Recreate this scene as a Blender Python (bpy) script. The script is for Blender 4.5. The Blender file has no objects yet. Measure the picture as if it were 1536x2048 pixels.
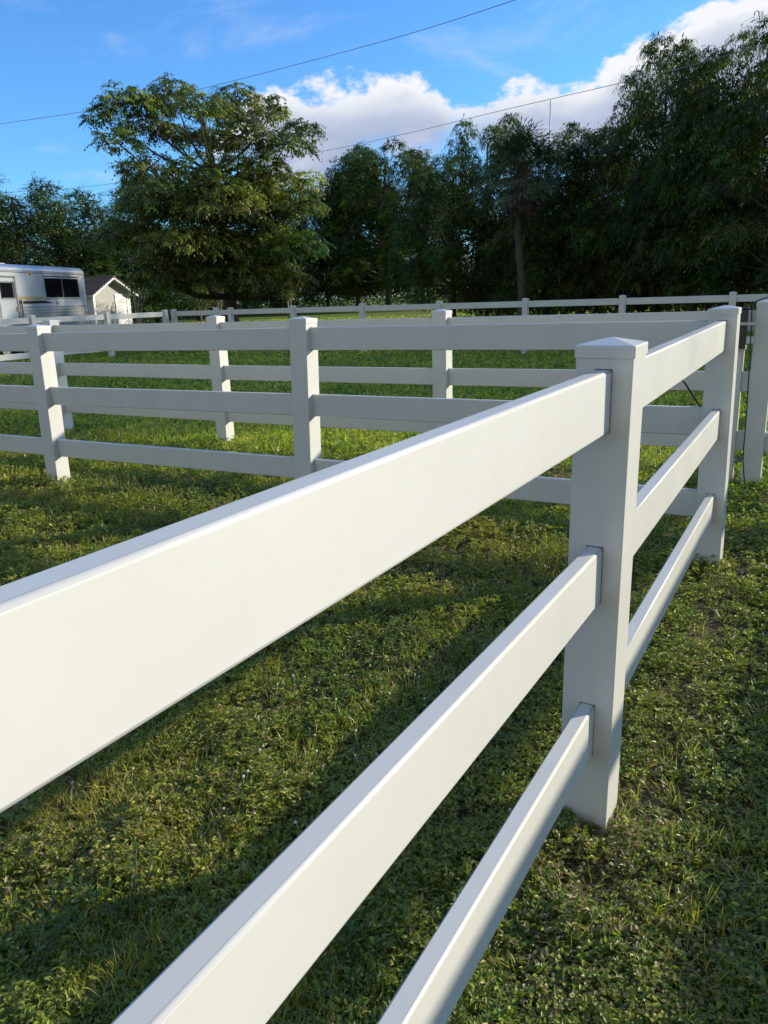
import bpy, bmesh, math, random
import numpy as np
from mathutils import Vector, Matrix, noise as mnoise
R = math.radians
sc = bpy.context.scene
col = sc.collection
rng = np.random.default_rng(7)
random.seed(7)

# ---------------------------------------------------------------- camera
CAM = dict(f=1547.44, x=.448, y=-1.8197, z=1.3777, yaw=30.11, pitch=15.56, roll=-1.888)
cy_, cp_, cr_ = R(CAM['yaw']), R(CAM['pitch']), R(CAM['roll'])
FW = np.array([-math.sin(cy_)*math.cos(cp_), math.cos(cy_)*math.cos(cp_), -math.sin(cp_)])
r0 = np.array([math.cos(cy_), math.sin(cy_), 0.]); u0 = np.cross(r0, FW)
RT = math.cos(cr_)*r0+math.sin(cr_)*u0; UP = -math.sin(cr_)*r0+math.cos(cr_)*u0
CP = np.array([CAM['x'], CAM['y'], CAM['z']])

def at(px, py, D):
    """world point seen at (px,py) of the 1536x2048 photo at horizontal distance D"""
    d = FW+RT*(px-768)/CAM['f']-UP*(py-1024)/CAM['f']
    return CP+d*(D/math.hypot(d[0], d[1]))
def visx(P):
    d = np.asarray(P, float)-CP; z = d@FW
    return 768+CAM['f']*(d@RT)/z, 1024-CAM['f']*(d@UP)/z

cd = bpy.data.cameras.new('camera'); cam = bpy.data.objects.new('camera', cd); col.objects.link(cam)
M = Matrix(((RT[0], UP[0], -FW[0], CP[0]), (RT[1], UP[1], -FW[1], CP[1]), (RT[2], UP[2], -FW[2], CP[2]), (0, 0, 0, 1)))
cam.matrix_world = M
cd.sensor_fit = 'VERTICAL'; cd.sensor_height = 36; cd.lens = CAM['f']/2048*36
cd.clip_start = .02; cd.clip_end = 5000
sc.camera = cam

# ---------------------------------------------------------------- materials
def new_mat(name):
    m = bpy.data.materials.new(name); m.use_nodes = True
    nt = m.node_tree; nt.nodes.clear()
    out = nt.nodes.new('ShaderNodeOutputMaterial')
    return m, nt, out
def N(nt, t, **kw):
    n = nt.nodes.new(t)
    for k, v in kw.items():
        if k in n.inputs: n.inputs[k].default_value = v
        else: setattr(n, k, v)
    return n
def ramp(nt, stops, interp='LINEAR'):
    n = nt.nodes.new('ShaderNodeValToRGB'); n.color_ramp.interpolation = interp
    e = n.color_ramp.elements
    while len(e) < len(stops): e.new(.5)
    for el, (p, c) in zip(e, stops):
        el.position = p; el.color = (*c, 1) if len(c) == 3 else c
    return n
def simple(name, c, rough=.5, metal=0, spec=.5, noise=0, nscale=20, bump=0, bscale=60, c2=None, detail=4, stretch=None):
    m, nt, out = new_mat(name); L = nt.links.new
    b = N(nt, 'ShaderNodeBsdfPrincipled', Roughness=rough, Metallic=metal)
    b.inputs['Specular IOR Level'].default_value = spec
    b.inputs['Base Color'].default_value = (*c, 1)
    tc = N(nt, 'ShaderNodeTexCoord')
    vec = tc.outputs['Object']
    if stretch:
        mp = N(nt, 'ShaderNodeMapping'); mp.inputs['Scale'].default_value = stretch; L(vec, mp.inputs[0]); vec = mp.outputs[0]
    if noise or c2:
        n = N(nt, 'ShaderNodeTexNoise', Scale=nscale, Detail=detail); L(vec, n.inputs['Vector'])
        c2 = c2 or tuple(x*(1-noise) for x in c)
        r = ramp(nt, [(.35, c), (.68, c2)]); L(n.outputs['Fac'], r.inputs[0]); L(r.outputs[0], b.inputs['Base Color'])
    if bump:
        n2 = N(nt, 'ShaderNodeTexNoise', Scale=bscale, Detail=4); L(vec, n2.inputs['Vector'])
        bp = N(nt, 'ShaderNodeBump', Strength=bump, Distance=.01); L(n2.outputs['Fac'], bp.inputs['Height']); L(bp.outputs[0], b.inputs['Normal'])
    L(b.outputs[0], out.inputs[0]); return m

def vinyl_mat():
    m, nt, out = new_mat('white_vinyl'); L = nt.links.new
    b = N(nt, 'ShaderNodeBsdfPrincipled', Roughness=.38)
    b.inputs['Specular IOR Level'].default_value = .45
    g = N(nt, 'ShaderNodeNewGeometry')
    n = N(nt, 'ShaderNodeTexNoise', Scale=2.3, Detail=5, Roughness=.6); L(g.outputs['Position'], n.inputs['Vector'])
    r = ramp(nt, [(.3, (.615, .618, .582)), (.75, (.56, .562, .518))]); L(n.outputs['Fac'], r.inputs[0])
    # grime near the ground and fine dirt specks
    sp = N(nt, 'ShaderNodeSeparateXYZ'); L(g.outputs['Position'], sp.inputs[0])
    mr = N(nt, 'ShaderNodeMapRange'); mr.inputs[1].default_value = .07; mr.inputs[2].default_value = .0; mr.inputs[3].default_value = 0; mr.inputs[4].default_value = .55
    L(sp.outputs['Z'], mr.inputs[0])
    n3 = N(nt, 'ShaderNodeTexNoise', Scale=38, Detail=6); L(g.outputs['Position'], n3.inputs['Vector'])
    r3 = ramp(nt, [(.42, (0, 0, 0)), (.62, (1, 1, 1))]); L(n3.outputs['Fac'], r3.inputs[0])
    mu = N(nt, 'ShaderNodeMath', operation='MULTIPLY'); L(mr.outputs[0], mu.inputs[0]); L(r3.outputs[0], mu.inputs[1])
    v = N(nt, 'ShaderNodeTexVoronoi', Scale=7.5); v.inputs['Randomness'].default_value = 1; L(g.outputs['Position'], v.inputs['Vector'])
    rs = ramp(nt, [(.0, (1, 1, 1)), (.021, (.9, .9, .9)), (.026, (0, 0, 0))]); L(v.outputs['Distance'], rs.inputs[0])
    n4 = N(nt, 'ShaderNodeTexNoise', Scale=1.7, Detail=1); L(g.outputs['Position'], n4.inputs['Vector'])
    r4 = ramp(nt, [(.5, (0, 0, 0)), (.56, (1, 1, 1))]); L(n4.outputs['Fac'], r4.inputs[0])
    m4 = N(nt, 'ShaderNodeMath', operation='MULTIPLY'); L(rs.outputs[0], m4.inputs[0]); L(r4.outputs[0], m4.inputs[1])
    m5 = N(nt, 'ShaderNodeMath', operation='MULTIPLY'); m5.inputs[1].default_value = .6; L(m4.outputs[0], m5.inputs[0])
    mx = N(nt, 'ShaderNodeMix', data_type='RGBA'); mx.inputs['B'].default_value = (.16, .12, .08, 1)
    ad = N(nt, 'ShaderNodeMath', operation='MAXIMUM'); L(mu.outputs[0], ad.inputs[0]); L(m5.outputs[0], ad.inputs[1])
    L(ad.outputs[0], mx.inputs[0]); L(r.outputs[0], mx.inputs['A'])
    # faint run-off streaks and scuffs
    mp = N(nt, 'ShaderNodeMapping'); mp.inputs['Scale'].default_value = (9, 9, .9); L(g.outputs['Position'], mp.inputs[0])
    n6 = N(nt, 'ShaderNodeTexNoise', Scale=1, Detail=3); L(mp.outputs[0], n6.inputs['Vector'])
    r6 = ramp(nt, [(.58, (1, 1, 1)), (.82, (.955, .95, .93))]); L(n6.outputs['Fac'], r6.inputs[0])
    mm = N(nt, 'ShaderNodeMix', data_type='RGBA', blend_type='MULTIPLY'); mm.inputs[0].default_value = 1
    L(mx.outputs['Result'], mm.inputs['A']); L(r6.outputs[0], mm.inputs['B'])
    L(mm.outputs['Result'], b.inputs['Base Color'])
    rr = ramp(nt, [(.3, (.24, .24, .24)), (.7, (.38, .38, .38))]); L(n.outputs['Fac'], rr.inputs[0]); L(rr.outputs[0], b.inputs['Roughness'])
    nb = N(nt, 'ShaderNodeTexNoise', Scale=3, Detail=0); L(g.outputs['Position'], nb.inputs['Vector'])
    bp = N(nt, 'ShaderNodeBump', Strength=.2, Distance=.01); L(nb.outputs['Fac'], bp.inputs['Height']); L(bp.outputs[0], b.inputs['Normal'])
    L(b.outputs[0], out.inputs[0]); return m

def leaf_mat(name, trans=.3, rough=.45, spec=.5, tcol=(1.25, 1.5, .45)):
    m, nt, out = new_mat(name); L = nt.links.new
    a = N(nt, 'ShaderNodeVertexColor', layer_name='Col')
    b = N(nt, 'ShaderNodeBsdfPrincipled', Roughness=rough); b.inputs['Specular IOR Level'].default_value = spec
    L(a.outputs[0], b.inputs['Base Color'])
    t = N(nt, 'ShaderNodeBsdfTranslucent')
    mu = N(nt, 'ShaderNodeMix', data_type='RGBA', blend_type='MULTIPLY'); mu.inputs[0].default_value = 1; mu.inputs['B'].default_value = (*tcol, 1)
    L(a.outputs[0], mu.inputs['A']); L(mu.outputs['Result'], t.inputs[0])
    mx = N(nt, 'ShaderNodeMixShader'); mx.inputs[0].default_value = trans
    L(b.outputs[0], mx.inputs[1]); L(t.outputs[0], mx.inputs[2]); L(mx.outputs[0], out.inputs[0]); return m

def ground_mat(name, near=True):
    m, nt, out = new_mat(name); L = nt.links.new
    g = N(nt, 'ShaderNodeNewGeometry')
    n1 = N(nt, 'ShaderNodeTexNoise', Scale=1.1, Detail=8, Roughness=.65); L(g.outputs['Position'], n1.inputs['Vector'])
    n2 = N(nt, 'ShaderNodeTexNoise', Scale=45, Detail=8, Roughness=.75); L(g.outputs['Position'], n2.inputs['Vector'])
    a = ramp(nt, [(.3, (.095, .16, .026)), (.52, (.14, .195, .032)), (.7, (.19, .19, .05))]); L(n1.outputs['Fac'], a.inputs[0])
    s = ramp(nt, [(.3, (.075, .058, .034)), (.5, (.15, .115, .07)), (.72, (.24, .185, .125))]); L(n2.outputs['Fac'], s.inputs[0])
    mx = N(nt, 'ShaderNodeMix', data_type='RGBA')
    # nearer the fences the turf is thin and the soil shows; farther off it closes up
    sp = N(nt, 'ShaderNodeSeparateXYZ'); L(g.outputs['Position'], sp.inputs[0])
    mr = N(nt, 'ShaderNodeMapRange'); mr.inputs[1].default_value = 3; mr.inputs[2].default_value = 10; mr.inputs[3].default_value = .85; mr.inputs[4].default_value = .05
    L(sp.outputs['Y'], mr.inputs[0]); L(mr.outputs[0], mx.inputs[0])
    L(a.outputs[0], mx.inputs['A']); L(s.outputs[0], mx.inputs['B'])
    v = ramp(nt, [(.25, (.55, .55, .55)), (.75, (1.35, 1.35, 1.35))]); L(n2.outputs['Fac'], v.inputs[0])
    mm = N(nt, 'ShaderNodeMix', data_type='RGBA', blend_type='MULTIPLY'); mm.inputs[0].default_value = 1
    L(mx.outputs['Result'], mm.inputs['A']); L(v.outputs[0], mm.inputs['B'])
    b = N(nt, 'ShaderNodeBsdfPrincipled', Roughness=.95); b.inputs['Specular IOR Level'].default_value = .1
    L(mm.outputs['Result'], b.inputs['Base Color'])
    bp = N(nt, 'ShaderNodeBump', Strength=.9, Distance=.03); L(n2.outputs['Fac'], bp.inputs['Height']); L(bp.outputs[0], b.inputs['Normal'])
    L(b.outputs[0], out.inputs[0]); return m

MAT = dict(
    vinyl=vinyl_mat(),
    gap=simple('shadow_gap', (.11, .11, .11), .8),
    ground=ground_mat('turf_and_soil'),
    leaf=leaf_mat('tree_leaf', .32, .42, .45),
    mango=leaf_mat('broad_tree_leaf', .28, .55, .22),
    palm=leaf_mat('palm_leaf', .15, .5, .4),
    grass=leaf_mat('grass_leaf', .38, .42, .42),
    bark=simple('bark', (.10, .08, .06), .95, noise=.5, nscale=9, bump=.8, bscale=14, stretch=(1, 1, .3)),
    palebark=simple('pale_bark', (.34, .29, .23), .9, noise=.4, nscale=14),
    wire=simple('cable_black', (.035, .035, .04), .6),
    line=simple('aluminium_line', (.26, .26, .26), .6),
    rubber=simple('black_rubber', (.015, .015, .017), .5, noise=.3),
    steel=simple('galvanised_steel', (.42, .42, .42), .4, .9, noise=.3),
    box=simple('dark_brown_plastic', (.045, .03, .028), .5, noise=.4, nscale=12),
    tpaint=simple('trailer_pale_paint', (.35, .39, .42), .28, 0, .6, noise=.06, nscale=2),
    talu=simple('trailer_polished_aluminium', (.86, .87, .88), .24, .8, noise=.1, nscale=3, bump=.5, bscale=5),
    troof=simple('trailer_roof_silver', (.56, .57, .59), .3, .85, noise=.1, bump=.3, bscale=9),
    glass=simple('dark_tinted_glass', (.006, .006, .008), .06, 0, .8),
    black=simple('black_decal', (.012, .012, .014), .35),
    gold=simple('gold_decal', (.32, .25, .12), .4),
    tyre=simple('tyre_rubber', (.02, .02, .02), .8),
    stucco=simple('stucco_greige', (.46, .465, .44), .9, noise=.1, nscale=3, bump=.5, bscale=40),
    trim=simple('white_trim_paint', (.80, .80, .78), .5),
    tile=simple('brown_concrete_tile', (.20, .135, .10), .85, noise=.45, nscale=5),
    wdoor=simple('white_door_paint', (.78, .78, .77), .4),
    mulch=simple('mulch', (.16, .08, .05), .95, noise=.6, nscale=30, bump=1, bscale=60),
    flower=simple('white_petals', (.62, .62, .55), .7),
    amber=simple('amber_lens', (.8, .35, .05), .25),
)

# ---------------------------------------------------------------- object helpers
def tag(o, label=None, cat=None, group=None, kind=None):
    if label: o['label'] = label
    if cat: o['category'] = cat
    if group: o['group'] = group
    if kind: o['kind'] = kind
    return o
def empty(name, loc=(0, 0, 0), rz=0):
    o = bpy.data.objects.new(name, None); col.objects.link(o); o.location = loc; o.rotation_euler = (0, 0, rz)
    o.empty_display_size = .2
    return o
def link(name, me, mat, parent=None, loc=None):
    if mat: me.materials.append(mat)
    o = bpy.data.objects.new(name, me); col.objects.link(o)
    if parent: o.parent = parent
    if loc is not None: o.location = loc
    return o
def from_bm(name, bm, mat, parent=None, loc=None, smooth=False, wn=False):
    me = bpy.data.meshes.new(name); bm.to_mesh(me); bm.free()
    if smooth or wn: me.polygons.foreach_set('use_smooth', [True]*len(me.polygons))
    o = link(name, me, mat, parent, loc)
    if wn:
        md = o.modifiers.new('wn', 'WEIGHTED_NORMAL'); md.keep_sharp = True; md.weight = 100
    return o
def box(bm, c, s, M=None, bev=0, seg=2):
    r = bmesh.ops.create_cube(bm, size=1)
    vs = r['verts']
    bmesh.ops.scale(bm, vec=s, verts=vs)
    if bev:
        es = list({e for v in vs for e in v.link_edges})
        rr = bmesh.ops.bevel(bm, geom=es, offset=bev, segments=seg, profile=.5, affect='EDGES')
        vs = list({v for f in rr['faces'] for v in f.verts} | {v for v in vs if v.is_valid})
    bmesh.ops.translate(bm, vec=c, verts=vs)
    if M is not None: bmesh.ops.transform(bm, matrix=M, verts=vs)
    return vs
def copy_tree(o, parent=None):
    c = o.copy(); col.objects.link(c); c.parent = parent
    for ch in [x for x in ALLCH.get(o.name, [])]: copy_tree(ch, c)
    return c
ALLCH = {}

def tube(pts, radii, seg=8, bm=None, cap=True):
    bm = bm or bmesh.new()
    pts = [Vector(p) for p in pts]; rings = []
    ref = Vector((.31, .22, .92)).normalized()
    for i, p in enumerate(pts):
        d = (pts[min(i+1, len(pts)-1)]-pts[max(i-1, 0)]).normalized()
        a = d.cross(ref)
        if a.length < .05: a = d.cross(Vector((1, 0, 0)))
        a.normalize(); b = d.cross(a)
        r = radii[i] if hasattr(radii, '__len__') else radii
        rings.append([bm.verts.new(p+(a*math.cos(2*math.pi*k/seg)+b*math.sin(2*math.pi*k/seg))*r) for k in range(seg)])
    for A, B in zip(rings, rings[1:]):
        for k in range(seg): bm.faces.new((A[k], A[(k+1) % seg], B[(k+1) % seg], B[k]))
    if cap:
        bm.faces.new(rings[0][::-1]); bm.faces.new(rings[-1])
    return bm

# rail: rounded rectangle swept between two points, height along z
RH, RWD, PW = .1392, .038, .127
def rail_mesh(A, B, h=RH, w=RWD, r=.0065, nseg=1, sag=0.):
    A, B = Vector(A), Vector(B); d = (B-A).normalized()
    side = d.cross(Vector((0, 0, 1))).normalized(); up = side.cross(d).normalized()
    prof = []
    for (sx, sz, a0) in ((1, 1, 0), (-1, 1, 90), (-1, -1, 180), (1, -1, 270)):
        for k in range(6):
            a = R(a0+90*k/5); prof.append(((w/2-r)*sx+r*math.cos(a), (h/2-r)*sz+r*math.sin(a)))
    bm = bmesh.new(); rings = []
    for i in range(nseg+1):
        t = i/nseg; p = A.lerp(B, t)-Vector((0, 0, sag*4*t*(1-t)))
        rings.append([bm.verts.new(p+side*a+up*b) for a, b in prof])
    n = len(prof)
    for P, Q in zip(rings, rings[1:]):
        for k in range(n): bm.faces.new((P[k], Q[k], Q[(k+1) % n], P[(k+1) % n]))
    bm.faces.new(rings[0]); bm.faces.new(rings[-1][::-1])
    bmesh.ops.recalc_face_normals(bm, faces=bm.faces)
    return bm
def post_bm(top, bottom=-.35):
    bm = bmesh.new(); box(bm, (0, 0, (top+bottom)/2), (PW, PW, top-bottom), bev=.0035, seg=3); return bm
def cap_bm(z_eave, skirt=.0276, rise=.0135):
    bm = bmesh.new(); hw = .0662
    rings = []
    for z, w in ((z_eave-skirt, hw), (z_eave-.004, hw), (z_eave-.001, hw-.0012), (z_eave, hw-.004), (z_eave+rise*.96, .005), (z_eave+rise, .002)):
        r = []; c = .003 if w > .01 else .0008
        for sx, sy in ((1, 1), (-1, 1), (-1, -1), (1, -1)):
            a = (sx*w, sy*(w-c)), (sx*(w-c), sy*w)
            r += [a[0], a[1]] if sx*sy > 0 else [a[1], a[0]]
        rings.append([bm.verts.new((x, y, z)) for x, y in r])
    for A, B in zip(rings, rings[1:]):
        for k in range(8): bm.faces.new((A[k], A[(k+1) % 8], B[(k+1) % 8], B[k]))
    bm.faces.new(rings[0][::-1]); bm.faces.new(rings[-1])
    bmesh.ops.recalc_face_normals(bm, faces=bm.faces)
    return bm

ZE = 1.2626                      # cap eave above ground
Z1, Z2, Z3 = 1.2085, .7953, .3785    # tops of the three rails
proto = {}
def post(parent, x, y, z=0., rot=0., tx=0., ty=0., top=ZE):
    """fence post with its pyramid cap as a sub-part; tx, ty = lean per metre"""
    key = round(top, 3)
    if key not in proto:
        me = bpy.data.meshes.new('fence_post'); b = post_bm(top-.012); b.to_mesh(me); b.free()
        me.polygons.foreach_set('use_smooth', [True]*len(me.polygons)); me.materials.append(MAT['vinyl'])
        mc = bpy.data.meshes.new('post_cap'); b = cap_bm(top); b.to_mesh(mc); b.free(); mc.materials.append(MAT['vinyl'])
        proto[key] = (me, mc)
    me, mc = proto[key]
    o = bpy.data.objects.new('fence_post', me); col.objects.link(o); o.parent = parent
    md = o.modifiers.new('wn', 'WEIGHTED_NORMAL'); md.weight = 100
    sh = Matrix(((1, 0, tx, x), (0, 1, ty, y), (0, 0, 1, z), (0, 0, 0, 1)))
    o.matrix_local = sh @ Matrix.Rotation(rot, 4, 'Z')
    # shear is not representable as loc/rot/scale: use a small rotation instead
    o.matrix_local = Matrix.Translation((x, y, z)) @ Matrix.Rotation(tx, 4, 'Y') @ Matrix.Rotation(-ty, 4, 'X') @ Matrix.Rotation(rot, 4, 'Z')
    c = bpy.data.objects.new('post_cap', mc); col.objects.link(c); c.parent = o
    return o
def rails(parent, pa, pb, levels=(Z1, Z2, Z3), za=0., zb=0., nseg=1):
    """three rails between two post axes; pa, pb = functions level -> (x, y)"""
    for z in levels:
        xa, ya = pa(z) if callable(pa) else pa
        xb, yb = pb(z) if callable(pb) else pb
        from_bm('rail', rail_mesh((xa, ya, z-RH/2+za), (xb, yb, z-RH/2+zb)), MAT['vinyl'], parent, wn=True)
def slots(parent, x, y, z, side, rot=0., lean=(0, 0)):
    """dark routed gap round each rail where it enters the post face (side = -1 near face, +1 far face)"""
    for zl in (Z1, Z2, Z3):
        bm = bmesh.new()
        w, h = RWD+.0008, RH+.0014
        box(bm, (0, 0, 0), (w, .0012, h), bev=0)
        M = Matrix.Translation((x+lean[0]*zl, y+lean[1]*zl, zl-RH/2+z+.0012)) @ Matrix.Rotation(rot, 4, 'Z') @ Matrix.Translation((0, side*(PW/2+.0002), 0))
        bmesh.ops.transform(bm, matrix=M, verts=bm.verts)
        from_bm('rail_slot', bm, MAT['gap'], parent)

FG = 'white three rail paddock fences'
# ---- fence A: the near one, running away from the camera
P1T, P2T = (.0087, -.0114), (-.0136, -.0079); P1Z, P2Z = -.0025, .0119
fA = empty('rail_fence'); tag(fA, 'white vinyl fence nearest the camera with three big rails running across the foreground', 'fence', FG)
L_ = 2.2401
p1 = lambda z: (P1T[0]*z, P1T[1]*z); p2 = lambda z: (P2T[0]*z, L_+P2T[1]*z)
post(fA, 0, 0, P1Z, 0, *P1T); post(fA, 0, L_, P2Z, 0, *P2T)
post(fA, -.02, -L_, -.01); post(fA, -.03, -2*L_, -.01)
nx = {Z1: (-.0206, -.015), Z2: (-.0225, -.0117), Z3: (-.0093, -.0071)}
for z in (Z1, Z2, Z3):
    from_bm('rail', rail_mesh((nx[z][0], -L_, z-RH/2+nx[z][1]), (*p1(z), z-RH/2+P1Z), nseg=1), MAT['vinyl'], fA, wn=True)
    from_bm('rail', rail_mesh((-.03, -2*L_, z-RH/2-.01), (nx[z][0], -L_, z-RH/2+nx[z][1])), MAT['vinyl'], fA, wn=True)
rails(fA, p1, p2, za=P1Z, zb=P2Z)
slots(fA, 0, 0, P1Z, -1, 0, P1T); slots(fA, 0, L_, P2Z, -1, 0, P2T); slots(fA, 0, 0, P1Z, 1, 0, P1T)

# ---- fence B: joins A at the second post, runs to the left
aB = R(.41); dB = np.array([-math.cos(aB), -math.sin(aB)])
fB = empty('rail_fence'); tag(fB, 'white cross fence in the middle distance joining the second near post', 'fence', FG)
tB = {1: (.0047, .0068, -.02), 2: (.017, .0150, 0.0), 3: (.004, .003, -.03), 4: (0, 0, -.035)}
sB = {1: 4.9428, 2: 2.4657, 3: 7.39, 4: 9.85}
pB = {}
for k in (2, 1, 3, 4):
    x, y = np.array([0, L_])+dB*sB[k]; t = tB[k]; pB[k] = (x, y, t)
    post(fB, x, y, t[2], aB, t[0], t[1])
    if k in (1, 2):
        slots(fB, x, y, t[2], 1, aB+R(90), t[:2]); slots(fB, x, y, t[2], -1, aB+R(90), t[:2])
def fp(k): x, y, t = pB[k]; return lambda z: (x+t[0]*z, y+t[1]*z)
rails(fB, fp(2), lambda z: (-PW/2+.01, L_+P2T[1]*z), za=pB[2][2][2], zb=P2Z)
rails(fB, fp(1), fp(2), za=pB[1][2][2], zb=pB[2][2][2]); rails(fB, fp(3), fp(1), za=-.03, zb=-.02); rails(fB, fp(4), fp(3), za=-.035, zb=-.03)

# ---- fence C: behind B, nearly parallel, ends at the post beside the gate gap and goes on to the right
fC = empty('rail_fence'); tag(fC, 'white fence running just behind the cross fence, with lit posts on sunny grass', 'fence', FG)
aC = R(.589)
def cpt(s): return (-4.8118+math.cos(aC)*s, 4.1081+math.sin(aC)*s)
sC = [-7.26, -4.83, -2.396, 0., 2.4195, 4.84]; zC = [-.035, -.03, -.024, -.021, -.013, -.0]
for s, z in zip(sC, zC): post(fC, *cpt(s), z, aC)
for i in range(5): rails(fC, cpt(sC[i]), cpt(sC[i+1]), za=zC[i], zb=zC[i+1])
rails(fC, cpt(sC[5]), cpt(6.68), za=0, zb=0)
for i in (2, 3, 4): slots(fC, *cpt(sC[i]), zC[i], 1, aC+R(90)); slots(fC, *cpt(sC[i]), zC[i], -1, aC+R(90))

# ---- fence D1 (far left, in front of the trailer) and D2 (far, across the field)
XD, YD = -16.85, 15.86
fD1 = empty('rail_fence'); tag(fD1, 'white fence at far left in front of the silver trailer', 'fence', FG)
ys = [15.5, 13.33, 11.0, 8.65, 6.3, 3.95]; zD = -.06
for y in ys: post(fD1, XD, y, zD)
for a, b in zip(ys, ys[1:]): rails(fD1, (XD, a), (XD, b), za=zD, zb=zD)
fD2 = empty('rail_fence'); tag(fD2, 'farthest white fence, its top rail crossing below the dark trees', 'fence', FG)
xs = [XD+2.2*k for k in range(0, 11)]
zd2 = [-.06+.005*k for k in range(11)]
for x, z in zip(xs, zd2): post(fD2, x, YD, z)
for i in range(10): rails(fD2, (xs[i], YD), (xs[i+1], YD), za=zd2[i], zb=zd2[i+1])
lp = empty('fence_post'); tag(lp, 'small white post standing behind the far fence near the tree trunk', 'post')
po = post(lp, -15.75, 16.5, -.05)

# ---- fence E: to the right of the camera, its shadows fall on the near fence
fE = empty('rail_fence'); tag(fE, 'white fence out of frame on the right, parallel to the near fence', 'fence', FG)
ye = [-6.7, -4.3, -1.9, .42, 4.78, 7.15, 9.5]
for y in ye: post(fE, 1.96, y, 0)
for a, b in zip(ye, ye[1:]): rails(fE, (1.96, a), (1.96, b))

# ---- short gate post beside the right end of fence C
sp_ = empty('gate_post'); tag(sp_, 'short white post with a flat cap standing in the gate gap', 'post')
bm = bmesh.new(); box(bm, (0, 0, .305), (.11, .11, 1.29), bev=.004, seg=2); from_bm('post_body', bm, MAT['vinyl'], sp_, wn=True)
bm = bmesh.new(); box(bm, (0, 0, .955), (.125, .125, .035), bev=.006, seg=2); from_bm('post_cap', bm, MAT['vinyl'], sp_, wn=True)
sp_.location = (-.148, 4.165, 0)
# energiser box with a steel bracket
eb = empty('charger_box', (-.118, 4.02, 0)); tag(eb, 'dark brown box hanging behind the gap between the two right posts', 'box')
bm = bmesh.new(); box(bm, (0, 0, 1.09), (.085, .06, .26), bev=.01, seg=3); from_bm('box_body', bm, MAT['box'], eb, wn=True)
bm = bmesh.new(); box(bm, (0, 0, 1.226), (.095, .07, .014), bev=.004); from_bm('box_lid', bm, MAT['rubber'], eb, wn=True)
bm = bmesh.new(); box(bm, (.045, -.04, 1.125), (.12, .014, .024), bev=.004); from_bm('bracket', bm, MAT['steel'], eb)
# cables
def curve_pts(ctrl, n=10):
    P = [Vector(c) for c in ctrl]; P = [P[0]*2-P[1]]+P+[P[-1]*2-P[-2]]; out = []
    for i in range(1, len(P)-2):
        for k in range(n):
            t = k/n; a, b, c, d = P[i-1:i+3]
            out.append(.5*((2*b)+(-a+c)*t+(2*a-5*b+4*c-d)*t*t+(-a+3*b-3*c+d)*t**3))
    out.append(P[-2]); return out
yy = 4.05
cb = from_bm('cable', tube(curve_pts([(.06, 4.075, 1.30), (-.02, 4.05, 1.275), (-.055, 4.04, 1.24), (-.052, yy, 1.1), (-.042, yy, .85), (-.034, yy, .6), (-.03, yy, .4), (-.026, yy, .2), (.0, 4.02, .04), (.02, 4.0, -.02)]), .0042, 8), MAT['wire'], smooth=True)
tag(cb, 'black cable hanging down the left side of the rightmost post', 'cable')
cb = from_bm('cable', tube(curve_pts([(-.62, 4.0, .98), (-.45, 4.0, .735), (-.32, 4.0, .55), (-.2, 3.97, .42), (-.16, 3.9, .3), (-.13, 3.9, .05), (-.12, 3.9, -.02)]), .0065, 8), MAT['rubber'], smooth=True)
tag(cb, 'black hose slanting down behind the second near post', 'hose')

# ---------------------------------------------------------------- ground
def gz(x, y):
    return .0033*np.clip(x, -9, 3)
bm = bmesh.new()
xs_ = [-900, -300, -120, -60, -30, -20, -14, -9, -5, -2, 0, 1.5, 3, 6, 12, 25, 60, 200, 900]
ys_ = [-400, -60, -15, -5, -2, 0, 3, 6, 12, 20, 40, 80, 200, 900]
G = [[bm.verts.new((x, y, float(gz(x, y)))) for x in xs_] for y in ys_]
for j in range(len(ys_)-1):
    for i in range(len(xs_)-1): bm.faces.new((G[j][i], G[j][i+1], G[j+1][i+1], G[j+1][i]))
gr = from_bm('ground', bm, MAT['ground']); gr['kind'] = 'structure'

# mulch bed by the shed
bm = bmesh.new()
c = np.array([-33.6, 33.4]); V = []
for k in range(20):
    a = 2*math.pi*k/20; V.append(bm.verts.new((c[0]+1.6*math.cos(a)*random.uniform(.85, 1.1), c[1]+3.0*math.sin(a)*random.uniform(.85, 1.1), .0)))
ctr = bm.verts.new((c[0], c[1], .16))
for k in range(20): bm.faces.new((V[k], V[(k+1) % 20], ctr))
mb = from_bm('mulch_bed', bm, MAT['mulch']); mb['kind'] = 'structure'

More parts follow.
